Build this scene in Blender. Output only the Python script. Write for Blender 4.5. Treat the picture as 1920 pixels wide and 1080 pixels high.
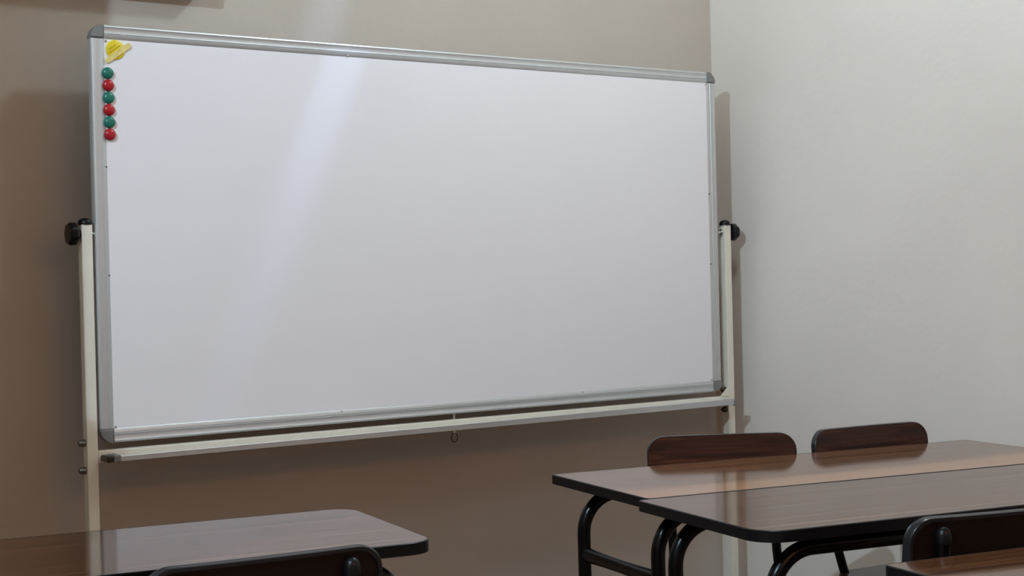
import bpy, bmesh, math, random
from mathutils import Vector, Matrix
random.seed(7)
for o in list(bpy.data.objects): bpy.data.objects.remove(o)
S = bpy.context.scene
COL = S.collection
PI = math.pi

# ------------------------------------------------------------------ camera
CX, CY, CZ = -2.23667, -3.49201, 1.20822
YAW, PITCH, ROLL, FPX = 0.6100, -0.00596, -0.02429, 2814.58
fw = Vector((math.sin(YAW)*math.cos(PITCH), math.cos(YAW)*math.cos(PITCH), math.sin(PITCH)))
rt = Vector((math.cos(YAW), -math.sin(YAW), 0)); up = rt.cross(fw)
r2 = math.cos(ROLL)*rt + math.sin(ROLL)*up
u2 = -math.sin(ROLL)*rt + math.cos(ROLL)*up
cd = bpy.data.cameras.new('camera'); cam = bpy.data.objects.new('camera', cd); COL.objects.link(cam)
cam.matrix_world = Matrix(((r2.x, u2.x, -fw.x, CX), (r2.y, u2.y, -fw.y, CY), (r2.z, u2.z, -fw.z, CZ), (0, 0, 0, 1)))
cd.sensor_width = 36; cd.lens = FPX/1920*36; cd.clip_start = 0.05
S.camera = cam

# ------------------------------------------------------------------ light
w = bpy.data.worlds.new('world'); S.world = w; w.use_nodes = True
w.node_tree.nodes['Background'].inputs[0].default_value = (0.02, 0.02, 0.02, 1)
w.node_tree.nodes['Background'].inputs[1].default_value = 0.1
def point(name, loc, power, color, radius):
    l = bpy.data.lights.new(name, 'POINT'); l.energy = power; l.color = color; l.shadow_soft_size = radius
    o = bpy.data.objects.new(name, l); COL.objects.link(o); o.location = loc
    return o
def area(name, loc, target, power, color, sx, sy):
    l = bpy.data.lights.new(name, 'AREA'); l.energy = power; l.color = color
    l.shape = 'RECTANGLE'; l.size = sx; l.size_y = sy
    o = bpy.data.objects.new(name, l); COL.objects.link(o); o.location = loc
    o.rotation_euler = (Vector(target)-Vector(loc)).to_track_quat('-Z', 'Y').to_euler()
    return o
point('ceiling_bulb_light', (0.30, -1.08, 3.05), 39, (0.79, 0.93, 1.0), 0.09)
point('side_bulb_light', (-3.0, -2.2, 2.9), 203, (0.63, 0.84, 1.0), 0.02)
area('rear_warm_fill', (-0.8, -5.0, 3.1), (-0.8, -4.6, 0), 33, (1.0, 0.43, 0.17), 2.5, 1.0)  # added warm fill behind the camera, lifts the shaded walls
# narrow bluish beam thrown down the wall and the board from beside the ceiling bulb
sl = bpy.data.lights.new('beam_light', 'SPOT'); sl.energy = 38; sl.color = (0.50, 0.60, 1.0); sl.shadow_soft_size = 0.012
sl.spot_size = math.radians(40); sl.spot_blend = 1.0
so = bpy.data.objects.new('beam_light', sl); COL.objects.link(so)
sp_, st_ = Vector((0.42, -0.95, 3.02)), Vector((-0.255, 0.0, 1.93))
sd = (st_-sp_).normalized(); sa_ = Vector((-0.29, 0, -0.68)); sy = (sa_-sd*sa_.dot(sd)).normalized(); sx = sy.cross(-sd)
so.matrix_world = Matrix.Translation(sp_) @ Matrix((sx, sy, -sd)).transposed().to_4x4() @ Matrix.Diagonal((0.125, 1, 1, 1))
V = S.view_settings
S.display_settings.display_device = 'sRGB'
V.view_transform = 'Standard'; V.look = 'None'; V.exposure = 0.0; V.gamma = 1.0; V.use_curve_mapping = False

# ------------------------------------------------------------------ materials
def mat(name, color, rough=0.5, metal=0.0, spec=0.5, coat=0.0, coat_rough=0.05, noise=0.0, nscale=8.0,
        bump=0.0, bscale=60.0, ior=1.5):
    m = bpy.data.materials.new(name); m.use_nodes = True
    nt = m.node_tree; b = nt.nodes['Principled BSDF']
    b.inputs['Base Color'].default_value = (*color, 1)
    b.inputs['Roughness'].default_value = rough; b.inputs['Metallic'].default_value = metal
    b.inputs['Specular IOR Level'].default_value = spec; b.inputs['IOR'].default_value = ior
    b.inputs['Coat Weight'].default_value = coat; b.inputs['Coat Roughness'].default_value = coat_rough
    tc = nt.nodes.new('ShaderNodeTexCoord')
    if noise:
        n = nt.nodes.new('ShaderNodeTexNoise'); n.inputs['Scale'].default_value = nscale; n.inputs['Detail'].default_value = 5
        nt.links.new(tc.outputs['Object'], n.inputs['Vector'])
        r = nt.nodes.new('ShaderNodeValToRGB')
        r.color_ramp.elements[0].position = 0.3; r.color_ramp.elements[1].position = 0.7
        r.color_ramp.elements[0].color = (*[c*(1-noise) for c in color], 1)
        r.color_ramp.elements[1].color = (*[min(1, c*(1+noise)) for c in color], 1)
        nt.links.new(n.outputs['Fac'], r.inputs['Fac']); nt.links.new(r.outputs['Color'], b.inputs['Base Color'])
    if bump:
        n = nt.nodes.new('ShaderNodeTexNoise'); n.inputs['Scale'].default_value = bscale; n.inputs['Detail'].default_value = 6
        nt.links.new(tc.outputs['Object'], n.inputs['Vector'])
        bp = nt.nodes.new('ShaderNodeBump'); bp.inputs['Strength'].default_value = bump; bp.inputs['Distance'].default_value = 0.01
        nt.links.new(n.outputs['Fac'], bp.inputs['Height']); nt.links.new(bp.outputs['Normal'], b.inputs['Normal'])
    return m

def wood(name, dark, mid, light, rough, axis=0, scale=1.0, ior=1.5, spec=0.5, lines=None, stripe=None):
    """laminate with grain running along local x"""
    m = bpy.data.materials.new(name); m.use_nodes = True
    nt = m.node_tree; b = nt.nodes['Principled BSDF']; L = nt.links.new
    tc = nt.nodes.new('ShaderNodeTexCoord'); mp = nt.nodes.new('ShaderNodeMapping')
    mp.inputs['Scale'].default_value = (0.45*scale, 34*scale, 34*scale)
    L(tc.outputs['Object'], mp.inputs['Vector'])
    n = nt.nodes.new('ShaderNodeTexNoise'); n.inputs['Scale'].default_value = 1.0; n.inputs['Detail'].default_value = 7
    n.inputs['Roughness'].default_value = 0.65; n.inputs['Distortion'].default_value = 0.25
    L(mp.outputs['Vector'], n.inputs['Vector'])
    r = nt.nodes.new('ShaderNodeValToRGB'); cr = r.color_ramp
    cr.elements[0].position = 0.32; cr.elements[0].color = (*dark, 1)
    cr.elements[1].position = 0.72; cr.elements[1].color = (*light, 1)
    e = cr.elements.new(0.52); e.color = (*mid, 1)
    L(n.outputs['Fac'], r.inputs['Fac']); src = r.outputs['Color']
    def blend(fac_socket, col, src):
        mx = nt.nodes.new('ShaderNodeMix'); mx.data_type = 'RGBA'
        L(fac_socket, mx.inputs['Factor']); L(src, mx.inputs['A']); mx.inputs['B'].default_value = (*col, 1)
        return mx.outputs['Result']
    if lines:                                     # sparse thin pale lines along the grain
        m2 = nt.nodes.new('ShaderNodeMapping'); m2.inputs['Scale'].default_value = (0.35, 95, 10)
        L(tc.outputs['Object'], m2.inputs['Vector'])
        n2 = nt.nodes.new('ShaderNodeTexNoise'); n2.inputs['Scale'].default_value = 1.0; n2.inputs['Detail'].default_value = 2
        L(m2.outputs['Vector'], n2.inputs['Vector'])
        r3 = nt.nodes.new('ShaderNodeMapRange'); r3.inputs['From Min'].default_value = 0.60; r3.inputs['From Max'].default_value = 0.72
        r3.inputs['To Max'].default_value = 0.8
        L(n2.outputs['Fac'], r3.inputs['Value']); src = blend(r3.outputs['Result'], lines, src)
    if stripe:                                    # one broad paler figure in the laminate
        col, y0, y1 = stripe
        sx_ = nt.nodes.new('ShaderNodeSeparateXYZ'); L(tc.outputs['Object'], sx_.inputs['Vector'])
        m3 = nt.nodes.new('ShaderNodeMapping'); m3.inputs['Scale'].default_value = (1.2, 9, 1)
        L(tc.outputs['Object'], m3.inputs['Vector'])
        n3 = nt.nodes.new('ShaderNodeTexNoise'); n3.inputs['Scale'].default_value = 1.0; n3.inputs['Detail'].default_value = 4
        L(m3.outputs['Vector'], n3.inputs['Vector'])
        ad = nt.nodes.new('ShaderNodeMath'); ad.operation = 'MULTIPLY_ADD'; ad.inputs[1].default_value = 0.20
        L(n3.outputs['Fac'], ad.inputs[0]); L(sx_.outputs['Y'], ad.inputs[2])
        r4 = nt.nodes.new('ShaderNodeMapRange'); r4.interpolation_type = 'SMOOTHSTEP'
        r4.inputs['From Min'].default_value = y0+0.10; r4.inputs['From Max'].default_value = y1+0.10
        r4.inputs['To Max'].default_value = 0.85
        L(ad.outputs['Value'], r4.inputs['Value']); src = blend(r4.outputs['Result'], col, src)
    L(src, b.inputs['Base Color'])
    b.inputs['Roughness'].default_value = rough; b.inputs['IOR'].default_value = ior; b.inputs['Specular IOR Level'].default_value = spec
    return m

M = dict(
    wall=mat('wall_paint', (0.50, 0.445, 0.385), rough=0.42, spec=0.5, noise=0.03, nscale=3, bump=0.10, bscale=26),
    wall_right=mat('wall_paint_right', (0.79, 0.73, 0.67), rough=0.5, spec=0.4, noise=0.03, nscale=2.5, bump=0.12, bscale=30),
    ceiling=mat('ceiling_paint', (0.55, 0.50, 0.45), rough=0.8, noise=0.03),
    floor=mat('floor_tile', (0.20, 0.12, 0.075), rough=0.45, noise=0.15, nscale=5),
    white=mat('whiteboard_enamel', (0.88, 0.87, 0.905), rough=0.30, spec=0.5, noise=0.012, nscale=2),
    alu=mat('brushed_aluminium', (0.60, 0.62, 0.63), rough=0.45, metal=0.6, noise=0.015, nscale=40),
    cap=mat('grey_plastic', (0.20, 0.205, 0.20), rough=0.45, noise=0.05, nscale=30),
    cream=mat('cream_enamel', (0.80, 0.775, 0.67), rough=0.45, noise=0.03, nscale=25),
    black=mat('black_plastic', (0.004, 0.004, 0.005), rough=0.34, spec=0.25, noise=0.1, nscale=30),
    trim=mat('black_rubber_edging', (0.0040, 0.0045, 0.0060), rough=0.36, spec=0.22, noise=0.1, nscale=30),
    edging=mat('chair_edging', (0.012, 0.013, 0.016), rough=0.30, spec=0.42, noise=0.1, nscale=30),
    tube=mat('black_painted_steel', (0.0018, 0.0018, 0.002), rough=0.24, spec=0.22, noise=0.1, nscale=30, bump=0.05, bscale=90),
    chrome=mat('zinc_steel', (0.72, 0.72, 0.70), rough=0.22, metal=1.0, noise=0.04, nscale=60),
    bolt=mat('bolt_steel', (0.22, 0.22, 0.22), rough=0.22, metal=0.9, noise=0.04, nscale=60),
    dark=mat('dark_oxidised_steel', (0.06, 0.05, 0.04), rough=0.4, metal=0.8, noise=0.1, nscale=60),
    green=mat('green_magnet_plastic', (0.010, 0.17, 0.12), rough=0.30, noise=0.05, nscale=40),
    red=mat('red_magnet_plastic', (0.42, 0.010, 0.020), rough=0.28, noise=0.05, nscale=40),
    yellow=mat('yellow_plastic', (0.78, 0.60, 0.015), rough=0.4, noise=0.08, nscale=60),
    pale=mat('pale_yellow_plastic', (0.80, 0.66, 0.24), rough=0.4, noise=0.10, nscale=70),
    ochre=mat('ochre_line', (0.50, 0.33, 0.01), rough=0.5, noise=0.1, nscale=60),
    desk=wood('desk_laminate', (0.040, 0.016, 0.008), (0.095, 0.038, 0.017), (0.21, 0.094, 0.045), 0.09, ior=1.43, lines=(0.34, 0.17, 0.085)),
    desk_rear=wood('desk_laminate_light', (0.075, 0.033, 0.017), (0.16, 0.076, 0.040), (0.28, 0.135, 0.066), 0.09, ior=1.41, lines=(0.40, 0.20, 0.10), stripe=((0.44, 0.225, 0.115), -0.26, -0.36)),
    chair=wood('chair_plywood', (0.016, 0.0052, 0.0034), (0.042, 0.0125, 0.0075), (0.100, 0.034, 0.018), 0.36, scale=2.0, spec=0.35),
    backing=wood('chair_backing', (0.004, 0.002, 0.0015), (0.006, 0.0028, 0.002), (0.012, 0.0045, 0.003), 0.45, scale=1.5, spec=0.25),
    seat=wood('seat_plywood', (0.022, 0.012, 0.008), (0.040, 0.020, 0.013), (0.06, 0.03, 0.02), 0.28, scale=1.5),
)

# ------------------------------------------------------------------ mesh helpers
def finish(name, bm, m, parent=None, smooth=None):
    bmesh.ops.recalc_face_normals(bm, faces=bm.faces)
    me = bpy.data.meshes.new(name); bm.to_mesh(me); bm.free()
    me.materials.append(m)
    if smooth is not None:
        for p in me.polygons: p.use_smooth = True
        me.set_sharp_from_angle(angle=math.radians(smooth))
    o = bpy.data.objects.new(name, me); COL.objects.link(o)
    if parent: o.parent = parent
    return o
def box(bm, x0, x1, y0, y1, z0, z1, bev=0.0, seg=2):
    r = bmesh.ops.create_cube(bm, size=1)
    vs = r['verts']
    for v in vs:
        v.co = Vector(((x0+x1)/2+v.co.x*(x1-x0), (y0+y1)/2+v.co.y*(y1-y0), (z0+z1)/2+v.co.z*(z1-z0)))
    if bev:
        es = list({e for v in vs for e in v.link_edges})
        bmesh.ops.bevel(bm, geom=es, offset=bev, segments=seg, affect='EDGES', profile=0.5)
    return bm
def B(*a, **k): return box(bmesh.new(), *a, **k)
def tube(bm, pts, rad, n=12, cap=True, flat=1.0, closed=False):
    """sweep a circle (optionally flattened in the vertical-ish direction) along pts"""
    P = [Vector(p) for p in pts]; N = len(P); rings = []
    ref = None
    for i, p in enumerate(P):
        if closed: t = (P[(i+1) % N]-P[i-1]).normalized()
        else: t = (P[min(i+1, N-1)]-P[max(i-1, 0)]).normalized()
        if ref is None:
            ref = Vector((0, 0, 1)) if abs(t.z) < 0.9 else Vector((0, 1, 0))
        a = (ref - t*ref.dot(t)).normalized(); b = t.cross(a); ref = a
        r = rad[i] if isinstance(rad, (list, tuple)) else rad
        rings.append([bm.verts.new(p+(a*math.cos(2*PI*k/n)+b*flat*math.sin(2*PI*k/n))*r) for k in range(n)])
    M_ = N if closed else N-1
    for i in range(M_):
        A, Bq = rings[i], rings[(i+1) % N]
        for k in range(n): bm.faces.new((A[k], A[(k+1) % n], Bq[(k+1) % n], Bq[k]))
    if cap and not closed:
        bm.faces.new(rings[0][::-1]); bm.faces.new(rings[-1])
    return bm
def fillet(pts, rad, seg=8):
    """polyline with rounded corners"""
    P = [Vector(p) for p in pts]; out = [P[0]]
    for i in range(1, len(P)-1):
        a = (P[i-1]-P[i]); b = (P[i+1]-P[i])
        ang = a.angle(b); d = min(rad/math.tan(ang/2), a.length*0.49, b.length*0.49); r_ = d*math.tan(ang/2)
        a.normalize(); b.normalize()
        c = P[i]+(a+b).normalized()*(r_/math.sin(ang/2))
        s = P[i]+a*d; e = P[i]+b*d
        va, vb = s-c, e-c; tot = va.angle(vb)
        for k in range(seg+1):
            t = k/seg
            out.append(c+(va*math.sin((1-t)*tot)+vb*math.sin(t*tot))/math.sin(tot))
    out.append(P[-1]); return out
def lathe(bm, prof, axis='x', n=20, c=(0, 0, 0), lobes=0, amp=0.0):
    """prof: list of (axial, radius)"""
    rings = []
    for h, r in prof:
        ring = []
        for k in range(n):
            a = 2*PI*k/n; rr = r*(1+amp*math.cos(lobes*a)) if lobes else r
            u_, v_ = rr*math.cos(a), rr*math.sin(a)
            q = {'x': (h, u_, v_), 'y': (u_, h, v_), 'z': (u_, v_, h)}[axis]
            ring.append(bm.verts.new(Vector(c)+Vector(q)))
        rings.append(ring)
    for i in range(len(rings)-1):
        for k in range(n): bm.faces.new((rings[i][k], rings[i][(k+1) % n], rings[i+1][(k+1) % n], rings[i+1][k]))
    bm.faces.new(rings[0][::-1]); bm.faces.new(rings[-1])
    return bm
def prism(bm, outline, y0, y1, axis='y'):
    """extrude a 2-D outline (x,z) along y, or (x,y) along z"""
    f_ = (lambda a, b, h: (a, h, b)) if axis == 'y' else (lambda a, b, h: (a, b, h))
    A = [bm.verts.new(f_(a, b, y0)) for a, b in outline]; C = [bm.verts.new(f_(a, b, y1)) for a, b in outline]
    n = len(A)
    bm.faces.new(A); bm.faces.new(C[::-1])
    for i in range(n): bm.faces.new((A[i], A[(i+1) % n], C[(i+1) % n], C[i]))
    return bm
def rrect(x0, x1, y0, y1, r, seg=8):
    out = []
    q = r if isinstance(r, (list, tuple)) else (r,)*4      # corner radii: x1y1, x0y1, x0y0, x1y0
    for cx, cy, a0, g in ((x1-q[0], y1-q[0], 0, q[0]), (x0+q[1], y1-q[1], 90, q[1]), (x0+q[2], y0+q[2], 180, q[2]), (x1-q[3], y0+q[3], 270, q[3])):
        for k in range(seg+1):
            a = math.radians(a0+90*k/seg); out.append((cx+g*math.cos(a), cy+g*math.sin(a)))
    return out
def empty(name, loc=(0, 0, 0), rz=0.0, label=None, cat=None, group=None):
    o = bpy.data.objects.new(name, None); COL.objects.link(o); o.location = loc; o.rotation_euler = (0, 0, rz)
    o.empty_display_size = 0.1
    return tag(o, label, cat, group)
def tag(o, label=None, cat=None, group=None, kind=None):
    if label: o['label'] = label
    if cat: o['category'] = cat
    if group: o['group'] = group
    if kind: o['kind'] = kind
    return o
def dup(root, loc, rz, label, group=None):
    r = root.copy(); COL.objects.link(r); r.location = loc; r.rotation_euler = (0, 0, rz); r['label'] = label
    if group: r['group'] = group
    for ch in list(root.children):
        c = ch.copy(); COL.objects.link(c); c.parent = r
        for g in list(ch.children):
            d = g.copy(); COL.objects.link(d); d.parent = c
    return r

# ------------------------------------------------------------------ room
D = 0.155         # back wall plane (the board front is the plane y = 0)
XR = 1.13         # right wall plane
XL, YB, H = -4.6, -6.2, 3.2
def struct(name, bm, m): return tag(finish(name, bm, m), kind='structure')
struct('floor', B(XL-0.1, XR+0.1, YB-0.1, D+0.1, -0.1, 0), M['floor'])
struct('ceiling', B(XL-0.1, XR+0.1, YB-0.1, D+0.1, H, H+0.1), M['ceiling'])
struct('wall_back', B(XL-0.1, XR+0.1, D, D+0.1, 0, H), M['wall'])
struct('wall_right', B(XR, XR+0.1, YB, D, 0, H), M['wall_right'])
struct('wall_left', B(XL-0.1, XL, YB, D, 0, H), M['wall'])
struct('wall_front', B(XL, XR, YB-0.1, YB, 0, H), M['wall'])

struct('blocker_ledge', B(-1.9, -0.66, D-0.075, D, 1.962, 2.08, bev=0.004), M['wall'])      # unseen ledge above the frame, added to shade the upper left wall
struct('blocker_pier', B(-1.95, -1.65, -0.691, D, 0, H), M['wall'])                        # unseen pier left of the board, added to block the side bulb
bm = bmesh.new()                                                                      # added unseen partition left of the desks, sloping top shaped to shade below the board
pf = [(-0.984, 0), (-0.984, 1.79), (-1.03, 1.79), (-1.55, 2.276), (-1.55, 0)]
fa = [bm.verts.new((-1.95, y, z)) for y, z in pf]; fb = [bm.verts.new((-1.90, y, z)) for y, z in pf]
bm.faces.new(fa); bm.faces.new(fb[::-1])
for i in range(5): bm.faces.new((fa[i], fa[(i+1) % 5], fb[(i+1) % 5], fb[i]))
struct('blocker_partition', bm, M['wall'])

# ------------------------------------------------------------------ whiteboard on its stand
wb = empty('mobile_whiteboard', (0, 0.01, 0), 0,
           'large white mobile whiteboard in an aluminium frame pivoting between two cream posts', 'whiteboard')
OY = -0.01
def wpart(name, bm, m, parent=None, smooth=None, label=None):
    bmesh.ops.translate(bm, vec=(0, OY, 0), verts=bm.verts)
    o = finish(name, bm, m, parent or wb, smooth)
    if label: o['label'] = label
    return o
ZC = 1.34
wpart('board_panel', B(-0.975, 0.975, 0.005, 0.019, ZC-0.475, ZC+0.475), M['white'])
RP = [(0, 0.022), (0, 0.004), (0.002, 0.001), (0.005, 0.0), (0.008, 0.0016), (0.016, 0.0022), (0.0205, 0.0012), (0.022, 0.003),
      (0.0235, 0.0015), (0.030, 0.0025), (0.034, 0.005), (0.034, 0.022)]
def rail(side):
    bm = bmesh.new(); c = 0.034
    rings = []
    for s in (0, 1):
        ring = []
        for a, y in RP:
            if side in ('top', 'bottom'):
                x = (-1+c, 1-c)[s]; z = ZC+(0.5-a)*(1 if side == 'top' else -1)
            else:
                z = ZC+(-0.5+c, 0.5-c)[s]; x = (1-a)*(1 if side == 'right' else -1)
            ring.append(bm.verts.new((x, y, z)))
        rings.append(ring)
    n = len(RP)
    for k in range(n): bm.faces.new((rings[0][k], rings[0][(k+1) % n], rings[1][(k+1) % n], rings[1][k]))
    bm.faces.new(rings[0]); bm.faces.new(rings[1][::-1])
    return bm
for s in ('top', 'bottom', 'left', 'right'): wpart('frame_rail', rail(s), M['alu'], smooth=25)
for sx in (-1, 1):
    for sz in (-1, 1):
        cx, cz = sx*(1-0.034), ZC+sz*(0.5-0.034)
        r = 0.035
        pts = [(cx, cz)]
        for k in range(11):
            a = PI/2*k/10
            pts.append((cx+sx*r*math.cos(a), cz+sz*r*math.sin(a)))
        bm = prism(bmesh.new(), pts, -0.0015, 0.0235)
        bmesh.ops.bevel(bm, geom=[e for e in bm.edges if all(v.co.y < 0 for v in e.verts)], offset=0.004, segments=3, affect='EDGES')
        cp = wpart('corner_cap', bm, M['cap'], smooth=40)
        wpart('screw', lathe(bmesh.new(), [(0.001, 0.0034), (-0.003, 0.0032), (-0.0045, 0.0015)], 'y', 10,
              (cx-sx*0.004, 0.006, cz-sz*0.004)), M['chrome'], parent=cp, smooth=40)
# small rivets holding the rails
for x, z in ((-0.305, ZC+0.4685), (0.49, ZC+0.4685), (-0.35, ZC-0.4685), (0.45, ZC-0.4685)):
    wpart('rivet', lathe(bmesh.new(), [(0.006, 0.0028), (0.0015, 0.0026), (0.0005, 0.0012)], 'y', 10, (x, 0, z)), M['chrome'], smooth=40)
for x, z in ((-0.9685, 1.50), (-0.9685, 1.24), (0.9685, 1.46), (0.9685, 1.24)):
    wpart('rivet', lathe(bmesh.new(), [(0.006, 0.0022), (0.0022, 0.002), (0.0012, 0.001)], 'y', 10, (x, 0, z)), M['dark'], smooth=40)

PW = 0.0265
POST = {-1: -1.0215, 1: 1.0375}
for s in (-1, 1):
    px = POST[s]
    po = wpart('post', B(px-PW/2, px+PW/2, -0.003, 0.0245, 0.11, 1.362, bev=0.002), M['cream'])
    # domed plastic end cap
    bm = bmesh.new()
    for k in range(7):
        pass
    prof = [(0, 0.0172), (0.004, 0.0172), (0.009, 0.0160), (0.013, 0.0125), (0.0155, 0.007), (0.0163, 0.002)]
    lathe(bm, prof, 'z', 20, (px, 0.0108, 1.362))
    wpart('end_cap', bm, M['black'], parent=po, smooth=40)
    # tilt-lock hand wheel with lobes, outside the post
    o1 = px + s*PW/2
    kb = wpart('knob', lathe(bmesh.new(), [(o1+s*a, r_) for a, r_ in ((0.0, 0.011), (0.007, 0.0115), (0.008, 0.022), (0.011, 0.026),
               (0.024, 0.027), (0.029, 0.024), (0.030, 0.012), (0.0305, 0.004))], 'x', 42, (0, 0.0108, ZC), lobes=7, amp=0.035), M['black'], smooth=35)
    # pivot bolt and nut towards the board
    i1 = px - s*PW/2
    ax = [(i1, 0.0045), (i1-s*abs(i1-s*1.0), 0.0045)]
    wpart('pivot_bolt', lathe(bmesh.new(), ax, 'x', 14, (0, 0.0108, ZC)), M['chrome'], smooth=40)
    nut_r = 0.0065 if s < 0 else 0.0105
    wpart('pivot_nut', lathe(bmesh.new(), [(i1, nut_r), (i1-s*0.004, nut_r), (i1-s*0.006, nut_r*0.7)], 'x', 6 if s < 0 else 16, (0, 0.0108, ZC)), M['chrome'], smooth=30)
    # cross-bar fixing bolts on the left side of each post
    for z in ((0.8435, 0.7785) if s < 0 else (0.8425, 0.7805)):
        bx = px-PW/2
        bo = wpart('bolt', lathe(bmesh.new(), [(bx, 0.0090), (bx-0.005, 0.0092), (bx-0.006, 0.0088), (bx-0.012, 0.0080), (bx-0.0165, 0.0052), (bx-0.018, 0.0015)],
                   'x', 16, (0, 0.0108, z)), M['bolt'] if s < 0 else M['dark'], smooth=35)
    # foot bar and two castors
    ft = wpart('foot', B(px-0.018, px+0.018, -0.24, 0.145, 0.075, 0.112, bev=0.003), M['cream'])
    for y in (-0.21, 0.112):
        bm = lathe(bmesh.new(), [(px-0.012, 0.026), (px-0.009, 0.030), (px+0.009, 0.030), (px+0.012, 0.026)], 'x', 20, (0, y, 0.030))
        box(bm, px-0.015, px+0.015, y-0.012, y+0.012, 0.055, 0.076)
        wpart('castor', bm, M['black'], parent=ft, smooth=35)
x0, x1 = POST[-1]+PW/2, POST[1]-PW/2
wpart('crossbar', B(x0, x1, -0.003, 0.0245, 0.795, 0.8235, bev=0.002), M['cream'])
# welded gusset plate at the right post
bm = prism(bmesh.new(), [(x1, 0.852), (x1-0.010, 0.846), (x1-0.034, 0.824), (x1, 0.824)], -0.0045, -0.001)
wpart('gusset', bm, M['cream'])
# pen tray: thin channel clipped on the front of the bar
TP = [(-0.0032, 0.8065), (-0.0045, 0.8065), (-0.0045, 0.8035), (-0.050, 0.8030), (-0.050, 0.813), (-0.052, 0.8145), (-0.0535, 0.813), (-0.0535, 0.8005), (-0.0032, 0.8005)]
bm = bmesh.new()
A = [bm.verts.new((-0.975, y, z-(0.0015 if z > 0.81 else 0))) for y, z in TP]; C = [bm.verts.new((1.000, y, z+(0.005 if z > 0.81 else 0))) for y, z in TP]
for i in range(len(TP)): bm.faces.new((A[i], A[(i+1) % len(TP)], C[(i+1) % len(TP)], C[i]))
bm.faces.new(A); bm.faces.new(C[::-1])
tr = wpart('pen_tray', bm, M['alu'], smooth=25)
wpart('tray_open_end', B(-1.004, -0.988, -0.0525, -0.004, 0.799, 0.814, bev=0.003), M['dark'], parent=tr, label='dark block for the open end of the pen tray')  # solid dark block, its colour stands for the shade inside the open end
for a, b in ((-0.9885, -0.970), (0.998, 1.012)):
    wpart('tray_end_cap', B(a, b, -0.0545, -0.004, 0.798, 0.8155, bev=0.003), M['cap'], parent=tr)
# ring-headed stop pin through the bar
bm = tube(bmesh.new(), [(0.005, 0.011, 0.843), (0.005, 0.011, 0.785)], 0.0035, 10)
box(bm, -0.004, 0.014, 0.004, 0.018, 0.8405, 0.8425)
pin = wpart('stop_pin', bm, M['chrome'], smooth=35)
bm = tube(bmesh.new(), [(0.005+0.0098*math.cos(a), 0.011, 0.7735+0.0125*math.sin(a)) for a in [2*PI*k/28 for k in range(28)]], 0.0013, 8, closed=True)
wpart('pull_ring', bm, M['dark'], parent=pin, smooth=60)

# ------------------------------------------------------------------ magnets on the board
MY = 0.005
mz = [1.7243, 1.6949, 1.6656, 1.6363, 1.6070, 1.5776]
mx = [-0.9598, -0.9593, -0.9590, -0.9587, -0.9584, -0.9580]
order = ['topmost', 'second from top', 'third from top', 'fourth from top', 'fifth from top', 'lowest']
mprof = [(0.0, 0.0138), (-0.005, 0.0142), (-0.008, 0.0132), (-0.0105, 0.0105), (-0.012, 0.0065), (-0.0126, 0.002)]
base = {}
for i, (x, z) in enumerate(zip(mx, mz)):
    c = 'green' if i % 2 == 0 else 'red'
    lab = f'{c} round magnet, {order[i]} of the six in the column on the whiteboard'
    if c not in base:
        o = finish('round_magnet', lathe(bmesh.new(), mprof, 'y', 28), M[c], smooth=50); base[c] = o
    else:
        o = base[c].copy(); COL.objects.link(o)
    o.location = (x, MY-0.0001, z)
    tag(o, lab, 'magnet', 'round magnets on the whiteboard')
# ringed-planet magnet
pm = empty('planet_magnet', (-0.9385, MY-0.0002, 1.7818), 0, 'yellow ringed planet shaped magnet in the top left corner of the whiteboard', 'magnet')
R_ = 0.0235
disc = finish('planet_disc', lathe(bmesh.new(), [(0, R_), (-0.002, R_), (-0.003, R_*0.93)], 'y', 36), M['yellow'], pm, 40)
ca, sa = math.cos(math.radians(36)), math.sin(math.radians(36))
def ringed(x0, x1, z0, z1, y0, y1, r):
    o = [(x*ca-z*sa, x*sa+z*ca) for x, z in rrect(x0, x1, z0, z1, r, 6)]
    return prism(bmesh.new(), o, y0, y1)
finish('planet_ring', ringed(-0.0380, 0.0380, -0.0160, -0.0030, -0.0048, -0.0031, 0.0052), M['pale'], pm)
for z, l0, l1 in ((0.0095, -0.014, 0.006), (0.0024, -0.017, 0.014), (-0.0165, -0.010, 0.012)):
    finish('planet_stripe', ringed(l0, l1, z-0.0011, z+0.0011, -0.0036, -0.0029, 0.0005), M['ochre'], pm)
finish('planet_stripe', ringed(-0.001, 0.010, -0.0062, -0.0050, -0.0052, -0.0047, 0.0005), M['ochre'], pm)

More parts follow.
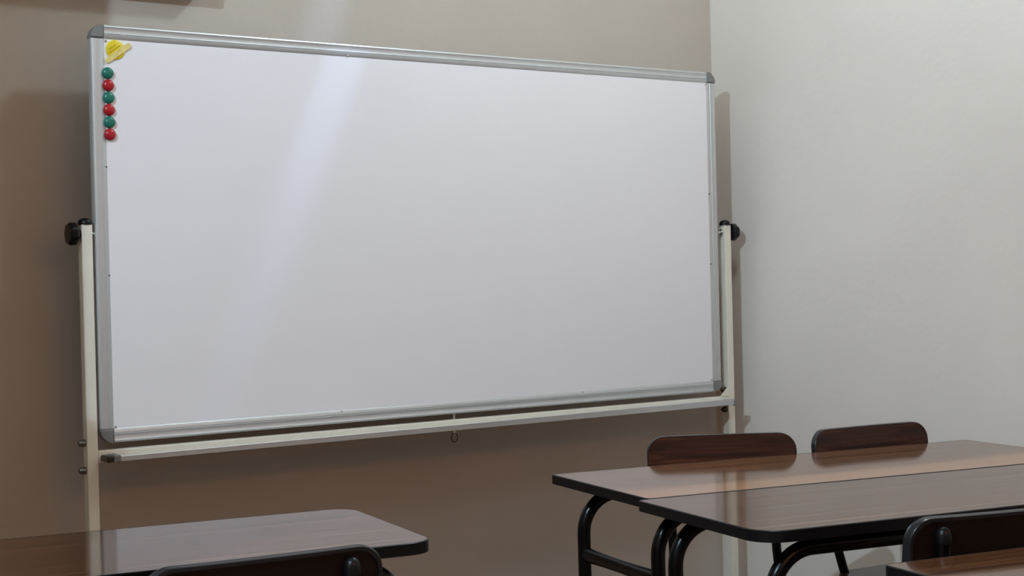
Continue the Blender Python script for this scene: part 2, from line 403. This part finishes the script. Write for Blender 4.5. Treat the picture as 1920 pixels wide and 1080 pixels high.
# ------------------------------------------------------------------ desks
DW, DD, DZ = 1.20, 0.452, 0.76
def make_desk(wood_mat, cr):
    """local origin on the floor under the far left corner; x along the length, -y towards the viewer"""
    d = empty('school_desk')
    T = 0.021
    c2_ = [g-0.002 for g in cr]; c4_ = [g-0.004 for g in cr]
    e = 0.0022
    bm = prism(bmesh.new(), rrect(e, DW-e, -DD+e, -e, c2_), DZ-T+0.001, DZ, 'z')
    finish('tabletop', bm, wood_mat, d)
    bm = bmesh.new()
    oo, ii = rrect(0, DW, -DD, 0, cr, 10), rrect(0.004, DW-0.004, -DD+0.004, -0.004, c4_, 10)
    n = len(oo); zs = ((oo, DZ-T), (oo, DZ-0.0012), (rrect(e, DW-e, -DD+e, -e, c2_, 10), DZ+0.0003), (ii, DZ-0.0008), (ii, DZ-T))
    rings = [[bm.verts.new((a, b, z)) for a, b in o_] for o_, z in zs]
    for i in range(len(rings)):
        A, C = rings[i], rings[(i+1) % len(rings)]
        for k in range(n): bm.faces.new((A[k], A[(k+1) % n], C[(k+1) % n], C[k]))
    finish('edge_band', bm, M['trim'], d, 40)
    zt = DZ-T-0.0235
    for y in (-0.062, -0.400):
        pts = fillet([(0.050, y, 0.02), (0.050, y, zt), (DW-0.050, y, zt), (DW-0.050, y, 0.02)], 0.085, 12)
        fr = finish('leg_frame', tube(bmesh.new(), pts, 0.0150, 16), M['tube'], d, 60)
        for x in (0.050, DW-0.050):
            finish('rubber_foot', lathe(bmesh.new(), [(0, 0.019), (0.028, 0.018), (0.03, 0.015)], 'z', 14, (x, y, 0)), M['black'], fr, 40)
    for x in (0.050, DW-0.050):
        pts = [(x, -0.062-0.338*k/8, 0.583) for k in range(9)]
        rr = [0.0150+0.0035*abs(k/4-1)**2 for k in range(9)]
        finish('side_stretcher', tube(bmesh.new(), pts, rr, 14, flat=0.62), M['tube'], d, 60)
    # under-top screw heads
    for x in (0.46, 0.80):
        for y in (-0.062, -0.400):
            finish('mounting_tab', B(x-0.02, x+0.02, y-0.012, y+0.012, zt+0.004, DZ-T, bev=0.001), M['tube'], d)
    return d
AN = math.radians(-11)
U = Vector((math.cos(AN), math.sin(AN), 0)); W = Vector((math.sin(AN), -math.cos(AN), 0))
O = Vector((-0.209, -0.728, 0))
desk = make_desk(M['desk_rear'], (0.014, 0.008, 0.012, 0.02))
desk.location = O; desk.rotation_euler = (0, 0, AN)
tag(desk, 'rear brown laminate desk on the right with two chair backs behind it', 'desk', 'brown two seat school desks')
G = 'brown two seat school desks'
front = make_desk(M['desk'], (0.050, 0.012, 0.056, 0.050))
d2 = front; d2.location = O-U*0.027+W*0.456; d2.rotation_euler = (0, 0, AN)
tag(d2, 'front brown laminate desk on the right pushed against the rear desk', 'desk', G)
d3 = dup(front, O-U*0.030+W*1.238, AN, 'brown laminate desk at bottom right corner, behind the chair seen from the back', G)
AL = math.radians(-9.5)
uL = Vector((math.cos(AL), math.sin(AL), 0))
d1 = dup(front, Vector((-0.793, -0.844, 0))-uL*DW, AL, 'brown laminate desk at bottom left, alone in front of the left whiteboard post', G)
# ------------------------------------------------------------------ chairs
CW = 0.375
def bend(x): return -0.30*x*x     # backrest plan curve (concave to the sitter, who faces +y)
def backrest_outline(seg=8): return rrect(-CW/2, CW/2, -0.095, 0.095, 0.055, seg)
def make_chair():
    """origin on the floor under the backrest; +y is the way a sitter faces"""
    c = empty('school_chair')
    zc = 0.713
    tilt = 0.10
    def place(x, y, z): return (x, y-bend(x)*1.0-(z)*tilt, zc+z)
    # plywood panel
    bm = bmesh.new(); NX = 32; R = 0.041; hw = CW/2-0.0012; hh = 0.0943
    def zext(x):
        q = abs(x)-(hw-R)
        return hh if q <= 0 else hh-R+math.sqrt(max(0, R*R-q*q))
    xs = [-hw*math.cos(PI*k/NX) for k in range(NX+1)]
    F, Bk = [], []
    for x in xs:
        z = zext(x)
        F.append([bm.verts.new(place(x, 0.007, zz)) for zz in (-z, 0, z)])
        Bk.append([bm.verts.new(place(x, -0.007, zz)) for zz in (-z, 0, z)])
    for i in range(NX):
        for j in range(2):
            bm.faces.new((F[i][j], F[i+1][j], F[i+1][j+1], F[i][j+1]))
            bm.faces.new((Bk[i][j], Bk[i][j+1], Bk[i+1][j+1], Bk[i+1][j]))
        bm.faces.new((F[i][2], F[i+1][2], Bk[i+1][2], Bk[i][2]))
        bm.faces.new((F[i][0], Bk[i][0], Bk[i+1][0], F[i+1][0]))
    for i in (0, NX):
        for j in range(2): bm.faces.new((F[i][j], F[i][j+1], Bk[i][j+1], Bk[i][j]))
    bm.faces.ensure_lookup_table()
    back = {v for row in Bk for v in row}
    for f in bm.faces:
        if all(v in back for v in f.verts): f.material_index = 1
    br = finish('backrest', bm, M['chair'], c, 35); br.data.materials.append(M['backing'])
    # black edging strip
    out = []
    O8 = rrect(-CW/2, CW/2, -0.0955, 0.0955, 0.042, 8)
    # subdivide the long straight runs so that the strip follows the curve
    dens = []
    for i in range(len(O8)):
        a, b = O8[i], O8[(i+1) % len(O8)]
        n = max(1, int(math.hypot(b[0]-a[0], b[1]-a[1])/0.02))
        for k in range(n): dens.append((a[0]+(b[0]-a[0])*k/n, a[1]+(b[1]-a[1])*k/n))
    bm = bmesh.new(); rings = []
    for x, z in dens:
        s = 1-0.007/max(abs(x)/1.0, 0.095) ; sx = x*(1-0.007/(CW/2)); sz = z*(1-0.007/0.0955)
        ring = [place(x, 0.0072, z), place(x*0.995, 0.0085, z*0.99), place(x, -0.0075, z), place(x*0.99, -0.0105, z*0.985), place(sx, -0.0105, sz), place(sx, -0.0068, sz)]
        rings.append([bm.verts.new(p) for p in ring])
    n = len(rings)
    for i in range(n):
        A, C = rings[i], rings[(i+1) % n]
        for k in range(5): bm.faces.new((A[k], A[k+1], C[k+1], C[k]))
        bm.faces.new((A[5], A[0], C[0], C[5]))
    finish('edging', bm, M['edging'], br, 40)
    # seat panel
    bm = prism(bmesh.new(), rrect(-0.163, 0.163, 0.03, 0.40, 0.05), 0.440, 0.453, 'z')
    bmesh.ops.bevel(bm, geom=[e for e in bm.edges if all(v.co.z > 0.45 for v in e.verts)], offset=0.003, segments=2, affect='EDGES')
    finish('seat', bm, M['seat'], c, 40)
    # two support tubes rising behind the backrest, domed tops
    for s in (-1, 1):
        x = s*0.130
        yb = -bend(x)-0.007-0.011
        top = (x, yb+0.001-0.066*tilt, zc+0.066)
        pts = fillet([(x, yb+0.075*tilt+0.004, zc-0.10), (x, yb+0.03, 0.52), (x, 0.055, 0.426), (x, 0.36, 0.426)], 0.06, 8)
        pts = [top, (x, yb, zc)]+pts
        bm = tube(bmesh.new(), pts, 0.0115, 14)
        sp = finish('back_support', bm, M['tube'], c, 60)
        pr = [(0, 0.0135), (0.012, 0.0135), (0.020, 0.0115), (0.0255, 0.007), (0.027, 0.002)]
        finish('tube_cap', lathe(bmesh.new(), pr, 'z', 18, (x, yb+0.001-0.054*tilt, zc+0.054)), M['black'], sp, 50)
    for sx in (-1, 1):
        for y0, y1 in ((0.33, 0.37), (0.09, 0.03)):
            pts = fillet([(sx*0.05, y0, 0.428), (sx*0.148, y0, 0.428), (sx*0.160, y1, 0.01)], 0.035, 6)
            lg = finish('leg', tube(bmesh.new(), pts, 0.0115, 12), M['tube'], c, 60)
            finish('rubber_foot', lathe(bmesh.new(), [(0, 0.0155), (0.022, 0.0150), (0.024, 0.012)], 'z', 12, (sx*0.160, y1, 0)), M['black'], lg, 40)
    return c
GC = 'wooden school chairs at the desks'
ch = make_chair()
def place_chair(o, cx, cy, ang, facing):
    """(cx,cy): backrest centre, ang: direction of the backrest width in plan"""
    o.location = (cx, cy, 0); o.rotation_euler = (0, 0, ang+(PI if facing < 0 else 0))
place_chair(ch, 0.324, -0.722, math.radians(-30), -1)
tag(ch, 'dark wood chair behind the rear desk, left of the two facing the viewer', 'chair', GC)
c2 = dup(ch, (0, 0, 0), 0, 'dark wood chair behind the rear desk, right of the two facing the viewer', GC)
place_chair(c2, 0.724, -0.846, math.radians(-7), -1)
c3 = dup(ch, (0, 0, 0), 0, 'dark wood chair seen from the back at right edge, before the front desk', GC)
place_chair(c3, -0.165, -1.925, math.radians(-15), 1)
c4 = dup(ch, (0, 0, 0), 0, 'dark wood chair seen from the back before the left desk, bluish top edge', GC)
place_chair(c4, -1.272, -1.460, math.radians(-5), 1)
